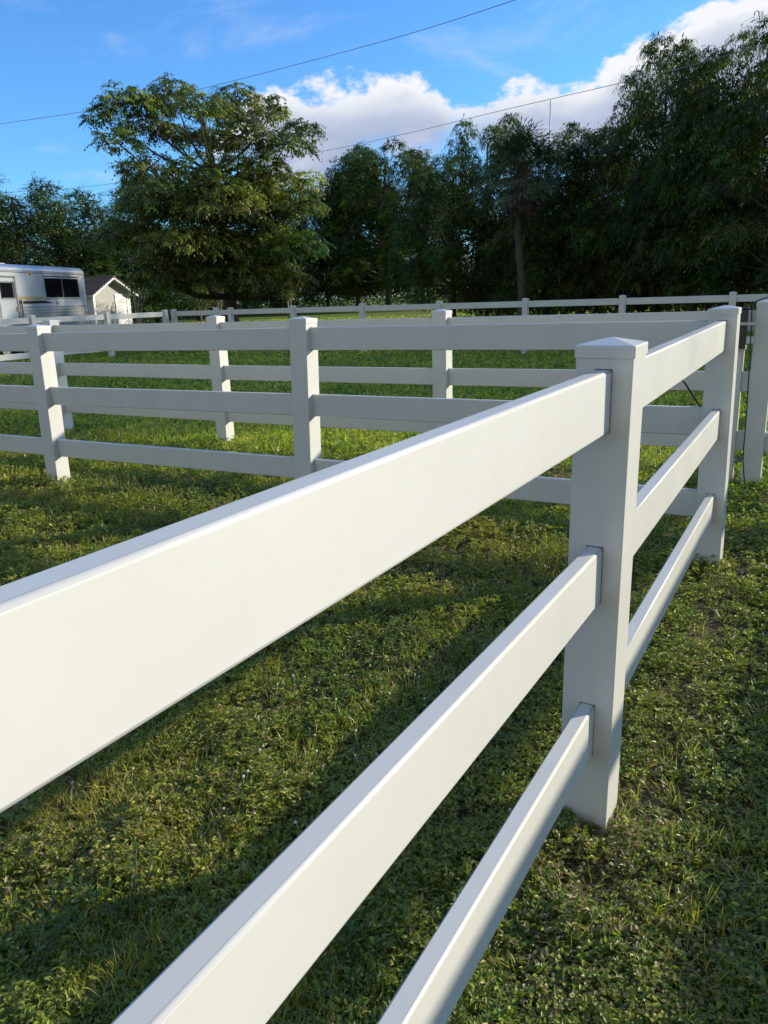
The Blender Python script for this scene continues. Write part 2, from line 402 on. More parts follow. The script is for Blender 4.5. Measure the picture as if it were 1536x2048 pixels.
# ---------------------------------------------------------------- leaf engine
def norm(a): return a/np.maximum(np.linalg.norm(a, axis=-1, keepdims=True), 1e-9)
def leaf_mesh(name, base, dirs, nrm, ln, wd, colr, fold=.25, curl=.0, segs=1):
    """each leaf: base, two mid points, tip (folded along its midrib)"""
    n = len(base); dirs = norm(dirs)
    side = norm(np.cross(dirs, nrm)); nn = norm(np.cross(side, dirs))
    ln = np.broadcast_to(ln, (n,))[:, None]; wd = np.broadcast_to(wd, (n,))[:, None]
    mid = base+dirs*ln*.45
    v = np.stack([base, mid+side*wd*.5+nn*wd*fold, base+dirs*ln-nn*ln*curl, mid-side*wd*.5+nn*wd*fold], 1).reshape(-1, 3)
    me = bpy.data.meshes.new(name)
    me.vertices.add(4*n); me.vertices.foreach_set('co', v.astype(np.float32).ravel())
    idx = (np.arange(n)*4)[:, None]+np.array([0, 1, 3, 1, 2, 3])[None]
    me.loops.add(6*n); me.loops.foreach_set('vertex_index', idx.ravel().astype(np.int32))
    me.polygons.add(2*n); me.polygons.foreach_set('loop_start', (np.arange(2*n)*3).astype(np.int32))
    try: me.polygons.foreach_set('loop_total', np.full(2*n, 3, np.int32))
    except Exception: pass
    me.update(calc_edges=True)
    ca = me.color_attributes.new('Col', 'FLOAT_COLOR', 'POINT')
    c4 = np.ones((n, 4, 4), np.float32); c4[:, :, :3] = colr[:, None, :]
    ca.data.foreach_set('color', c4.ravel())
    return me
def blade_mesh(name, base, dirs, nrm, ln, wd, colr, fold=.0, curl=.3):
    """arching grass blades: two quads and a pointed tip"""
    n = len(base); dirs = norm(dirs); side = norm(np.cross(dirs, nrm)); nn = norm(np.cross(side, dirs))
    ln = np.broadcast_to(ln, (n,))[:, None]; wd = np.broadcast_to(wd, (n,))[:, None]; cv = curl*rng.uniform(.2, 2., (n, 1))
    m1 = base+dirs*ln*.36-nn*ln*cv*.12; m2 = base+dirs*ln*.7-nn*ln*cv*.48; tp = base+dirs*ln*.96-nn*ln*cv*1.05
    v = np.stack([base-side*wd*.4, base+side*wd*.4, m1-side*wd*.5, m1+side*wd*.5, m2-side*wd*.36, m2+side*wd*.36, tp], 1).reshape(-1, 3)
    me = bpy.data.meshes.new(name); me.vertices.add(7*n); me.vertices.foreach_set('co', v.astype(np.float32).ravel())
    T = np.array([0, 1, 3, 0, 3, 2, 2, 3, 5, 2, 5, 4, 4, 5, 6])
    me.loops.add(15*n); me.loops.foreach_set('vertex_index', ((np.arange(n)*7)[:, None]+T[None]).ravel().astype(np.int32))
    me.polygons.add(5*n); me.polygons.foreach_set('loop_start', (np.arange(5*n)*3).astype(np.int32))
    me.update(calc_edges=True)
    ca = me.color_attributes.new('Col', 'FLOAT_COLOR', 'POINT')
    c4 = np.ones((n, 7, 4), np.float32); c4[:, :, :3] = colr[:, None, :]; ca.data.foreach_set('color', c4.ravel())
    return me
def oval_mesh(name, base, dirs, nrm, ln, wd, colr, fold=.2, curl=.15):
    n = len(base); dirs = norm(dirs); side = norm(np.cross(dirs, nrm)); nn = norm(np.cross(side, dirs))
    ln = np.broadcast_to(ln, (n,))[:, None]; wd = np.broadcast_to(wd, (n,))[:, None]
    m1 = base+dirs*ln*.30+nn*ln*.05; m2 = base+dirs*ln*.68+nn*ln*.02
    v = np.stack([base, m1+side*wd*.5+nn*wd*fold, m2+side*wd*.42+nn*wd*fold*.8, base+dirs*ln-nn*ln*curl, m2-side*wd*.42+nn*wd*fold*.8, m1-side*wd*.5+nn*wd*fold, (m1+m2)*.5-nn*wd*.04], 1).reshape(-1, 3)
    me = bpy.data.meshes.new(name); me.vertices.add(7*n); me.vertices.foreach_set('co', v.astype(np.float32).ravel())
    T = np.array([0, 1, 6, 1, 2, 6, 2, 3, 6, 3, 4, 6, 4, 5, 6, 5, 0, 6])
    me.loops.add(18*n); me.loops.foreach_set('vertex_index', ((np.arange(n)*7)[:, None]+T[None]).ravel().astype(np.int32))
    me.polygons.add(6*n); me.polygons.foreach_set('loop_start', (np.arange(6*n)*3).astype(np.int32))
    me.update(calc_edges=True)
    ca = me.color_attributes.new('Col', 'FLOAT_COLOR', 'POINT')
    c4 = np.ones((n, 7, 4), np.float32); c4[:, :, :3] = colr[:, None, :]; ca.data.foreach_set('color', c4.ravel())
    return me
def rdir(n, zmin=-1.):
    z = rng.uniform(zmin, 1, n); a = rng.uniform(0, 2*math.pi, n); r = np.sqrt(1-z*z)
    return np.stack([r*np.cos(a), r*np.sin(a), z], 1)

def crown_from_lobes(name, lobes, rc, cpa, per, ln, wd, droop, pal, fill=.35, zmin=-.35, shell=(.72, 1.05), flat=.7, var=.35, floor=.1):
    """lobes: (center, (rx,ry,rz)); clumps sit on the lobe shells, drooping leaves radiate from each clump"""
    CC, CO, FB, LI = [], [], [], []
    for li, (c, r) in enumerate(lobes):
        c = np.array(c, float); r = np.array(r, float)
        area = 4*math.pi*((r[0]*r[1])**1.6+(r[0]*r[2])**1.6+(r[1]*r[2])**1.6)**(1/1.6)/3**(1/1.6)
        n = max(4, int(area*cpa)); d = rdir(n, zmin)
        CC.append(c+d*r*rng.uniform(*shell, (n, 1))); CO.append(d); LI.append(np.full(n, li))
        m = int(n*fill); d2 = rdir(m, -1); FB.append(c+d2*r*rng.uniform(.1, .7, (m, 1))**.5*.8)
    CC = np.concatenate(CC); CO = np.concatenate(CO); FB = np.concatenate(FB)
    k = CC[:, 2] > floor; CC, CO = CC[k], CO[k]; FB = FB[FB[:, 2] > floor]
    n = len(CC); LI = np.concatenate(LI)[k]
    pal = np.array(pal)
    lobe_t = np.exp(rng.normal(0, .28, (len(lobes), 1)))*(1+rng.normal(0, .07, (len(lobes), 3)))
    cc = pal[rng.integers(0, len(pal), n)]*np.exp(rng.normal(0, var, (n, 1))*.6)*lobe_t[LI]
    size = rng.uniform(.6, 1.5, n)
    # every clump is a bunch of drooping twigs carrying leaves along both sides
    per_twig = 8; nt_ = max(3, per//per_twig)
    ti = np.repeat(np.arange(n), nt_); m_ = len(ti)
    td = rdir(m_, -.25); td = norm(td*[1, 1, flat]+CO[ti]*.75); tl = rc*size[ti]*rng.uniform(.9, 1.9, m_)
    ci = np.repeat(ti, per_twig); tt = np.repeat(np.arange(m_), per_twig)
    u = np.tile((np.arange(per_twig)+.6)/per_twig, m_)+rng.uniform(-.05, .05, len(ci)); u = u[:, None]
    T = td[tt]; Ln = tl[tt][:, None]; dz = np.array([0, 0, -1.])
    pos = CC[ci]+T*Ln*u+dz*Ln*droop*u*u*.8
    tang = norm(T+dz*droop*1.6*u)
    sd_ = norm(np.cross(tang, [0, 0, 1.])+1e-4)*np.where(np.arange(len(ci)) % 2, 1, -1)[:, None]
    ldir = norm(tang*.9+sd_*.75+dz*droop*.45+rng.normal(0, .16, (len(ci), 3)))
    nr = norm(np.array([0, 0, 1.])+T*.5+rng.normal(0, .25, (len(ci), 3)))
    L_l = ln*rng.uniform(.65, 1.2, len(ci)); W_l = wd*rng.uniform(.75, 1.2, len(ci))
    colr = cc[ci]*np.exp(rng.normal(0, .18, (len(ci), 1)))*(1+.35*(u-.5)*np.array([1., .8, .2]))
    # interior mass
    m = len(FB); k = 10; fi = np.repeat(np.arange(m), k)
    fp_ = FB[fi]+np.clip(rng.normal(0, rc*.6, (len(fi), 3)), -rc, rc); fd = rdir(len(fi)); fn = rdir(len(fi))
    fcol = pal[rng.integers(0, len(pal), len(fi))]
    pos = np.concatenate([pos, fp_]); ldir = np.concatenate([ldir, fd]); nr = np.concatenate([nr, fn])
    L_l = np.concatenate([L_l, np.full(len(fi), ln*1.15)]); W_l = np.concatenate([W_l, np.full(len(fi), wd*2.)])
    colr = np.concatenate([colr, fcol])
    kz = pos[:, 2] > .03
    return leaf_mesh(name, pos[kz], ldir[kz], nr[kz], L_l[kz], W_l[kz], np.clip(colr[kz], .004, .6), fold=.3, curl=.12), CC, CO

def limbs(base_r, trunk_pts, lobes, CC=None, twigs=0, seg=7):
    bm = bmesh.new(); n = len(trunk_pts)
    tube(trunk_pts, [base_r*(1.25 if i == 0 else 1)*(1-.65*i/(n-1)) for i in range(n)], 10, bm)
    for c, r in lobes:
        c = Vector(c)
        i = min(range(n), key=lambda q: abs(trunk_pts[q][2]-(c.z*.72)) if q > 0 else 1e9)
        a = Vector(trunk_pts[i]); m = a.lerp(c, .5)+Vector((random.uniform(-.3, .3), random.uniform(-.3, .3), -.12*(c-a).length+random.uniform(0, .3)))
        q = a.lerp(m, .5)+Vector((0, 0, -.05)); rr = base_r*(1-.65*i/(n-1))*.5
        tube([a, q, m, c], [rr, rr*.8, rr*.6, rr*.25], seg, bm, cap=False)
    if CC is not None and twigs:
        idx = rng.choice(len(CC), min(twigs, len(CC)), replace=False)
        lc = np.array([l[0] for l in lobes])
        for i in idx:
            j = np.argmin(np.linalg.norm(lc-CC[i], axis=1)); a = Vector(lc[j]); b = Vector(CC[i]); m = a.lerp(b, .5)+Vector((0, 0, random.uniform(-.2, .1)))
            tube([a, m, b], [base_r*.12, base_r*.09, base_r*.05], 5, bm, cap=False)
    return bm

# ---------------------------------------------------------------- trees of the dark belt (shared crown meshes)
MANGO = [(.054, .094, .020), (.038, .076, .022), (.074, .108, .022), (.078, .078, .026), (.030, .066, .024)]
HEDGE = [(.050, .085, .026), (.038, .070, .024), (.066, .10, .030)]
def belt_variant(seed, H, Wd, skirt, pal, ln, wd, rc, cpa, per, droop, nl=30, top=.62):
    random.seed(seed); L = []
    for k in range(nl):
        z = skirt+(H*.93-skirt)*((k+.5)/nl)
        w = Wd*.5*math.sqrt(max(.04, 1-((z-H*.42)/(H*top))**2))
        a = k*2.399+random.uniform(-.5, .5); s = random.uniform(.75, 1.75)*(.7 if z > H*.8 else 1)
        rr = max(.2, w-s*random.uniform(.0, 1.0))
        L.append(((rr*math.cos(a), rr*math.sin(a), z), (s*1.2, s*1.2, s*.72)))
    me, CC, CO = crown_from_lobes('crown', L, rc, cpa, per, ln, wd, droop, pal, fill=.55, zmin=-.3, var=.5)
    tp = [(0, 0, -.2), (.1, .05, H*.2), (-.1, .1, H*.4), (.1, -.1, H*.6), (0, 0, H*.85)]
    bm = limbs(.26, tp, L); tm = bpy.data.meshes.new('trunk'); bm.to_mesh(tm); bm.free()
    tm.polygons.foreach_set('use_smooth', [True]*len(tm.polygons)); tm.materials.append(MAT['bark'])
    return me, tm
VAR = {}
for i, sd in enumerate((11, 12, 13, 14)):
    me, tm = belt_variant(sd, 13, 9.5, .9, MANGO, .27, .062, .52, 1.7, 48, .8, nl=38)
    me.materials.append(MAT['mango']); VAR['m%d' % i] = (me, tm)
for i, sd in enumerate((31, 32)):
    me, tm = belt_variant(sd, 13, 11, 1.5, MANGO, .30, .075, .5, 1.8, 48, .6, nl=46, top=.6)
    me.materials.append(MAT['mango']); VAR['r%d' % i] = (me, tm)
for i, sd in enumerate((21, 22)):
    me, tm = belt_variant(sd, 12, 10, .8, HEDGE, .20, .075, .48, 1.9, 40, .35)
    me.materials.append(MAT['leaf']); VAR['h%d' % i] = (me, tm)

def tree(name, var, px, py, D, label, W=1., group=None, rot=0, H0=13., lab2=None):
    top = at(px, py, D); s = top[2]/H0
    t = empty(name, (top[0], top[1], 0), rot); t.scale = (s*W, s*W, s)
    me, tm = VAR[var]
    a = bpy.data.objects.new('crown', me); b = bpy.data.objects.new('trunk', tm)
    for o in (a, b): col.objects.link(o); o.parent = t
    tag(t, label, 'tree', group)
    return t
BG = 'dark trees of the belt behind the far fence'
belt = [  # px, py(top), distance, variant, width, label
    (1532, 22, 36, 'm0', .72, 'tallest dark tree, its top cut by the right edge of the picture'),
    (1428, 44, 38, 'm3', .55, 'tall feathery tree just left of the tallest tree at the right edge'),
    (1340, 78, 40, 'm1', .58, 'tree with a sunlit yellow-green top, leftmost of the three tallest'),
    (1640, 70, 33, 'm2', .95, 'dark tree mostly beyond the right edge of the picture'),
    (1262, 208, 42, 'm3', .75, 'dark tree filling the step below the sunlit treetop'),
    (1178, 232, 43, 'm0', .8, 'dark drooping tree between the palm and the tall right trees'),
    (1100, 262, 46, 'm2', .9, 'dark tree right behind the palm crown'),
    (975, 222, 48, 'm1', .55, 'narrow tree whose pale green top rises left of the palm'),
    (905, 303, 49, 'm3', .72, 'dark tree left of the palm, in the dip of the treeline'),
    (842, 290, 78, 'm2', .62, 'small tree with a light top in the notch of the treeline'),
    (768, 276, 84, 'r0', .86, 'rounded dark tree in the middle, right of the broad lone tree'),
    (705, 322, 88, 'r1', .75, 'lower left shoulder tree of the middle treeline'),
    (645, 370, 90, 'r0', .75, 'dark tree half hidden behind the right side of the lone tree'),
]
for i, (px, py, D, v, w, lb) in enumerate(belt): tree('belt_tree', v, px, py, D, lb, w, BG, rot=1.7*i)
HG = 'trees of the far left hedge'
hed = [
    (-120, 330, 60, 'h1', 1.1, 'hedge tree cut off by the left edge above the trailer'),
    (15, 345, 60, 'h0', 1.0, 'first hedge tree from the left edge, rising behind the trailer'),
    (110, 372, 61, 'h1', 1.0, 'hedge tree above the right end of the trailer'),
    (195, 372, 62, 'h0', 1.0, 'hedge tree directly behind the little shed roof'),
    (290, 385, 64, 'h1', 1.0, 'hedge tree right of the shed, left of the lone tree'),
    (380, 420, 66, 'h0', 1.0, 'hedge tree hidden behind the left half of the lone tree'),
    (480, 430, 80, 'h1', 1.0, 'hedge tree hidden behind the lone tree trunk'),
    (570, 430, 84, 'h0', 1.0, 'hedge tree hidden behind the right half of the lone tree'),
]
for i, (px, py, D, v, w, lb) in enumerate(hed): tree('hedge_tree', v, px, py, D, lb, w, HG, rot=2.1*i+.5, H0=12.)
# trees outside the frame on the right: they shade the field
for i, (x, y, h, lb) in enumerate([(8.5, 33.5, 13.2, 'nearest to the picture edge'), (13.0, 33, 13.8, 'second from the picture edge'), (17.5, 34.5, 12.0, 'last one of the row'), (4.2, 35.5, 8.2, 'low one just outside the picture')]):
    t = empty('belt_tree', (x, y, 0), i*1.3); s = h/13; t.scale = (s, s, s)
    for nm, me in zip(('crown', 'trunk'), VAR['m%d' % i]):
        o = bpy.data.objects.new(nm, me); col.objects.link(o); o.parent = t
    tag(t, 'dark tree out of frame on the right, '+lb, 'tree', BG)

# dense low growth behind the belt
def undergrowth(name, line, h, dens, label, pal, mat, depth=2.5):
    B, D_, Nn, C_ = [], [], [], []
    for (x0, y0), (x1, y1) in zip(line, line[1:]):
        L = math.hypot(x1-x0, y1-y0); n = int(L*dens)
        t = rng.uniform(0, 1, n); hh = h*(.72+.28*np.array([mnoise.noise(Vector((x0+(x1-x0)*q, y0+(y1-y0)*q, 3))*.35) for q in t]))
        z = rng.uniform(0, 1, n)**.8*hh
        p = np.stack([x0+(x1-x0)*t+rng.normal(0, depth*.4, n), y0+(y1-y0)*t+rng.normal(0, depth*.4, n), z], 1)
        B.append(p); D_.append(norm(rdir(n)+[0, 0, -.3])); Nn.append(norm(rdir(n)+[0, 0, .8]))
        C_.append(np.array(pal)[rng.integers(0, len(pal), n)]*np.exp(rng.normal(0, .3, (n, 1))))
    B, D_, Nn, C_ = map(np.concatenate, (B, D_, Nn, C_))
    o = link(name, leaf_mesh(name, B, D_, Nn, rng.uniform(.3, .55, len(B)), rng.uniform(.12, .22, len(B)), C_), mat)
    tag(o, label, 'undergrowth', kind='stuff'); return o
P_ = lambda px, D: tuple(at(px, 600, D)[:2])
undergrowth('undergrowth', [P_(965, 52), P_(1050, 49), P_(1250, 44), P_(1400, 42), P_(1600, 38)], 7.5, 1000, 'dark dense undergrowth below the right hand treeline', MANGO, MAT['mango'])
undergrowth('woodland', [P_(-250, 68), P_(0, 70), P_(300, 74), P_(430, 80), P_(520, 104), P_(700, 118), P_(900, 116), P_(1150, 100)], 9.5, 600, 'far dark woodland closing the gaps between the trunks', HEDGE, MAT['leaf'], 4)

# ---------------------------------------------------------------- the broad lone tree
TREE_D = 42.
lob = []
random.seed(5)
LT = [(250, 205, 46), (205, 240, 30), (345, 190, 44), (395, 215, 40), (470, 205, 52), (540, 235, 40), (555, 208, 22), (605, 268, 36), (570, 290, 46),
      (235, 285, 36), (295, 255, 48), (345, 275, 46), (415, 285, 50), (480, 275, 50), (255, 345, 30), (300, 335, 40), (390, 345, 40), (470, 350, 55), (530, 345, 40), (612, 362, 26),
      (290, 378, 44), (360, 372, 48), (430, 376, 50), (500, 384, 46), (565, 372, 42), (440, 230, 40), (300, 215, 36), (300, 410, 60), (370, 420, 60), (445, 415, 60), (520, 420, 55), (590, 410, 42), (270, 470, 50), (345, 490, 60), (430, 490, 62), (510, 490, 60), (585, 490, 48), (625, 500, 24),
      (320, 545, 45), (400, 550, 50), (470, 545, 46), (545, 550, 50), (595, 565, 26)]
for px, py, r in LT:
    rm = r/36.8
    edge = min(1, abs(px-430)/210); dm = 4.6*math.sqrt(max(0, 1-edge**2))
    for rep in range(2 if dm > 2 and r > 38 and py > 380 else 1):
        dz = random.uniform(-1, 1)*dm if rep == 0 else -random.uniform(.3, 1)*dm
        c = at(px+(0 if rep == 0 else random.uniform(-15, 15)), py+(0 if rep == 0 else random.uniform(-8, 14)), TREE_D+dz)
        q_ = random.uniform(.38, .66); lob.append((tuple(c), (rm*1.0, rm*1.0, rm*q_)))
tb = at(465, 640, TREE_D); tb[2] = 0
lobl = [((c[0]-tb[0], c[1]-tb[1], c[2]), r) for c, r in lob]
BIGP = [(.125, .165, .03), (.095, .13, .028), (.165, .19, .032), (.07, .105, .03), (.20, .205, .038)]
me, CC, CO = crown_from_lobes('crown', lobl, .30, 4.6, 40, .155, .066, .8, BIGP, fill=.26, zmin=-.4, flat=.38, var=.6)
bt = empty('broad_tree', (tb[0], tb[1], 0)); tag(bt, 'broad light green lone tree standing in the field behind the fences', 'tree')
link('crown', me, MAT['leaf'], bt)
cc = np.array([l[0] for l in lobl])
tp = [(0, 0, -.2), (-.1, 0, 1.6), (0, .1, 3.2), (-.25, .1, 5.2), (-.5, 0, 7.5), (-.8, 0, 10.)]
from_bm('trunk', limbs(.34, tp, lobl, CC, 350), MAT['bark'], bt, smooth=True)

# ---------------------------------------------------------------- palm
def palm(px, py, D):
    top = at(px, py, D); H = top[2]
    t = empty('palm_tree', (top[0], top[1], 0)); tag(t, 'fan palm with a shaggy skirt of dead fronds in front of the dark treeline', 'palm')
    n = 14
    bm = tube([(.12*math.sin(i*.5), 0, -.2+(H+.2)*i/n) for i in range(n+1)], [.19+.02*math.sin(i*2.1)-.003*i for i in range(n+1)], 12)
    from_bm('trunk', bm, MAT['bark'], t, smooth=True)
    for part, cnt, e0, e1, pal, dr in (('crown', 64, -30, 85, [(.085, .13, .05), (.06, .10, .04), (.10, .145, .06)], .42), ('dead_fronds', 30, -84, -38, [(.085, .062, .042), (.06, .048, .036), (.10, .08, .055)], .6)):
        B, Dd, Nn, Ls, Cs = [], [], [], [], []
        bm = bmesh.new()
        for k in range(cnt):
            az = k*2.399+rng.uniform(-.3, .3); el = R(rng.uniform(e0, e1)); pl = rng.uniform(1.0, 1.7) if part == 'crown' else rng.uniform(.5, 1.1)
            d = Vector((math.cos(az)*math.cos(el), math.sin(az)*math.cos(el), math.sin(el)))
            a = Vector((0, 0, H-.1)); h = a+d*pl+Vector((0, 0, -.12*pl))
            tube([a, a.lerp(h, .5)+Vector((0, 0, .05)), h], [.025, .02, .012], 4, bm, False)
            side = d.cross(Vector((0, 0, 1))).normalized(); c0 = np.array(pal[rng.integers(len(pal))])
            for s in range(26):
                f = (s/25-.5)*R(230 if part == 'crown' else 120)
                dd = d*math.cos(f)+side*math.sin(f); p = h.copy(); ln = rng.uniform(.75, 1.05)*(1-.2*abs(f)/2)
                for q in range(3):
                    dd = (dd+Vector((0, 0, -dr*(.25+.35*q)))).normalized()
                    B.append(p[:]); Dd.append(dd[:]); Nn.append((side.cross(d)*.6+Vector((0, 0, .6)))[:]); Ls.append(ln/3*1.25); Cs.append(c0*rng.uniform(.7, 1.3)); p = p+dd*ln/3
        link(part, leaf_mesh(part, np.array(B), np.array(Dd), np.array(Nn)+rng.normal(0, .15, (len(B), 3)), np.array(Ls), .05, np.array(Cs)), MAT['palm'], t)
        from_bm('frond_stems' if part == 'crown' else 'dead_frond_stems', bm, MAT['bark'], t)
    return t
palm(1042, 345, 38)

# ---------------------------------------------------------------- thin pale multi-stem shrubs
def stems(px, D, h, n, label, leaf=True):
    b = at(px, 620, D); t = empty('slender_tree', (b[0], b[1], 0)); tag(t, label, 'small tree')
    bm = bmesh.new(); tips = []
    for k in range(n):
        a = k*2.4+random.uniform(-.3, .3); lean = random.uniform(.12, .42); hh = h*random.uniform(.75, 1)
        pts = [(0, 0, -.05)]
        for i in range(1, 6):
            f = i/5; pts.append((math.cos(a)*lean*hh*f**1.3*.7+random.uniform(-.04, .04), math.sin(a)*lean*hh*f**1.3*.7+random.uniform(-.04, .04), hh*f))
        tube(pts, [.055*(1-.8*i/5) for i in range(6)], 6, bm, False)
        for i in (2, 3, 4):
            q = Vector(pts[i]); e = q+Vector((random.uniform(-.4, .4), random.uniform(-.4, .4), random.uniform(.4, .8)))
            tube([q, q.lerp(e, .5)+Vector((0, 0, .05)), e], [.02, .014, .007], 5, bm, False); tips.append(e)
        tips.append(Vector(pts[-1]))
    from_bm('trunk', bm, MAT['palebark'], t, smooth=True)
    if leaf:
        T = np.array([x[:] for x in tips]); idx = rng.integers(0, len(T), 1600)
        p = T[idx]+rng.normal(0, .3, (1600, 3))
        link('crown', leaf_mesh('crown', p, norm(rdir(1600)+[0, 0, -.3]), rdir(1600), .14, .07, np.array(BIGP)[rng.integers(0, 5, 1600)]*.8), MAT['leaf'], t)
random.seed(3)
stems(275, 47, 3.4, 5, 'bare pale stemmed shrub tree right beside the shed', False)
stems(438, 50, 3.2, 5, 'thin pale stems left of the lone tree trunk')
stems(578, 52, 3.4, 4, 'thin pale stemmed small tree right of the lone tree trunk')
stems(400, 52, 2.6, 4, 'small leafy shrub tree between the shed and the lone tree')

# ---------------------------------------------------------------- horse trailer
tr = empty('horse_trailer', (-20.99, 16.19, 0), math.atan2(-.926, .377))   # local x = along the side to the left, local y = outwards?
tag(tr, 'silver and pale blue horse trailer with dark windows and a gold and black stripe', 'trailer')
# local frame: +x runs along the side towards the picture left, side faces local y>0 (towards the field)
TL, TWd = 8.2, 2.2
ny = 1.
def tb_(name, lo, hi, mat, bev=0, parent=tr, seg=2):
    bm = bmesh.new(); c = [(a+b)/2 for a, b in zip(lo, hi)]; s = [b-a for a, b in zip(lo, hi)]
    box(bm, c, s, bev=bev, seg=seg); return from_bm(name, bm, MAT[mat], parent, wn=bool(bev))
tb_('body', (0, -TWd, 1.37), (TL, 0, 2.40), 'tpaint', .05, seg=4)
# lower aluminium side with horizontal corrugations
bm = bmesh.new(); prof = []
z = .52
while z < 1.37: prof += [(z, .012), (z+.05, .012), (z+.062, -.006), (z+.085, -.006)]; z += .097
prof = [p for p in prof if p[0] <= 1.372]+[(1.372, .012)]
a = [bm.verts.new((.03, y, z)) for z, y in prof]; b = [bm.verts.new((TL-.03, y, z)) for z, y in prof]
for i in range(len(prof)-1): bm.faces.new((a[i], b[i], b[i+1], a[i+1]))
c = bm.verts.new((.03, -TWd, prof[0][0])); d = bm.verts.new((.03, -TWd, 1.372)); e = bm.verts.new((TL-.03, -TWd, prof[0][0])); f = bm.verts.new((TL-.03, -TWd, 1.372))
bm.faces.new(a+[d, c]); bm.faces.new(b+[f, e]); bm.faces.new((c, d, f, e)); bm.faces.new((a[0], c, e, b[0]))
bmesh.ops.recalc_face_normals(bm, faces=bm.faces); from_bm('lower_side_panel', bm, MAT['talu'], tr)
# rounded roof
bm = bmesh.new(); pr = []
for k in range(9):
    a_ = R(90*k/8); pr.append((.02-.17+.17*math.cos(a_), 2.39+.18*math.sin(a_)))
pr = pr+[(-TWd-.02+.17-.17*math.sin(R(90*k/8)), 2.39+.18*math.cos(R(90*k/8))) for k in range(9)]
A = [bm.verts.new((-.02, y, z)) for y, z in pr]; B = [bm.verts.new((TL+.02, y, z)) for y, z in pr]
for i in range(len(pr)-1): bm.faces.new((A[i], A[i+1], B[i+1], B[i]))
bm.faces.new((A[0], B[0], B[-1], A[-1])); bm.faces.new(A[::-1]); bm.faces.new(B)
bmesh.ops.recalc_face_normals(bm, faces=bm.faces); from_bm('roof', bm, MAT['troof'], tr)
tb_('gutter_rail', (-.03, -.01, 2.355), (TL, .03, 2.385), 'talu', .008)
tb_('corner_post', (-.025, -.1, .5), (.06, .022, 2.36), 'talu', .015)
w = tb_('window', (.40, -.01, 1.63), (2.42, .018, 2.26), 'tpaint', .03, seg=4)
for x0, x1 in ((.43, 1.40), (1.43, 2.39)):
    tb_('pane', (x0, .0, 1.66), (x1, .024, 2.23), 'glass', .02, parent=w, seg=3)
tb_('window_divider', (1.402, .0, 1.66), (1.428, .03, 2.23), 'steel', 0, parent=w)
dr = tb_('door', (3.92, -.01, .62), (4.72, .022, 2.20), 'tpaint', .03, seg=4)
tb_('pane', (4.0, .0, 1.64), (4.62, .03, 2.10), 'glass', .05, parent=dr, seg=4)
tb_('door_frame', (3.84, -.01, .58), (3.90, .035, 2.25), 'steel', .01, parent=dr)
tb_('door_frame', (3.84, -.01, 2.22), (4.80, .045, 2.26), 'steel', .01, parent=dr)
tb_('handle', (3.97, .02, 1.3), (4.0, .06, 1.42), 'steel', .005, parent=dr)
tb_('window', (5.6, -.01, 1.66), (7.0, .02, 2.2), 'glass', .04, seg=4)
def strip(name, pts, mat, th=.003, y=.0245):
    bm = bmesh.new(); v = [bm.verts.new((x, y, z)) for x, z in pts]; f = bm.faces.new(v)
    r = bmesh.ops.extrude_face_region(bm, geom=[f]); bmesh.ops.translate(bm, vec=(0, -th-.03, 0), verts=[q for q in r['geom'] if isinstance(q, bmesh.types.BMVert)])
    bmesh.ops.recalc_face_normals(bm, faces=bm.faces); return from_bm(name, bm, MAT[mat], tr)
strip('gold_stripe', [(2.62, 1.70), (3.83, 1.70), (3.83, 1.61), (2.15, 1.61)], 'gold', y=.004)
strip('black_stripe', [(1.95, 1.50), (2.45, 1.575), (3.83, 1.575), (3.83, 1.50)], 'black', y=.004)
strip('black_stripe', [(4.73, 1.50), (4.73, 1.575), (TL-.1, 1.575), (TL-.1, 1.50)], 'black', y=.004)
bm_pts = []
for k in range(16):
    a_ = 2*math.pi*k/16; r_ = (.115 if k % 4 == 0 else (.022 if k % 2 == 0 else .035))
    if k % 4 == 0 and k % 8 == 0: r_ = .17
    bm_pts.append((1.80+r_*math.cos(a_), 1.505+r_*math.sin(a_)))
strip('cross_emblem', bm_pts, 'black', y=.005)
for x in (.9, 3.0, 5.2, 7.4): tb_('marker_lamp', (x, .018, 2.30), (x+.09, .045, 2.34), 'amber', .008)
tb_('floor_skirt', (.05, -TWd+.05, .42), (TL-.05, -.03, .53), 'black', 0)
for x in (4.0, 4.95):
    bm = bmesh.new(); bmesh.ops.create_cone(bm, cap_ends=True, segments=32, radius1=.36, radius2=.36, depth=.22)
    bmesh.ops.rotate(bm, matrix=Matrix.Rotation(R(90), 3, 'X'), verts=bm.verts); bmesh.ops.translate(bm, vec=(x, -.02, .36), verts=bm.verts)
    wh = from_bm('wheel', bm, MAT['tyre'], tr)
    bm = bmesh.new(); bmesh.ops.create_cone(bm, cap_ends=True, segments=24, radius1=.21, radius2=.17, depth=.06)
    bmesh.ops.rotate(bm, matrix=Matrix.Rotation(R(90), 3, 'X'), verts=bm.verts); bmesh.ops.translate(bm, vec=(x, .11, .36), verts=bm.verts)
    from_bm('rim', bm, MAT['talu'], wh)
tb_('fender', (3.5, -.15, .66), (5.45, .06, .80), 'talu', .03)
bm = bmesh.new()
for i in range(44): box(bm, (.12+i*.185, .004, 1.40), (.018, .012, .018)); box(bm, (.12+i*.185, .004, 2.335), (.018, .012, .018))
from_bm('rivets', bm, MAT['steel'], tr)
tb_('grab_handle', (3.72, .02, 1.15), (3.75, .075, 1.62), 'steel', .012)
tb_('roof_vent', (2.9, -1.3, 2.55), (3.4, -.8, 2.66), 'tpaint', .03)
tb_('window_awning_rail', (.38, .0, 2.275), (2.44, .05, 2.30), 'steel', .008)
tb_('corner_lamp', (.02, .01, 1.12), (.09, .035, 1.2), 'amber', .01)
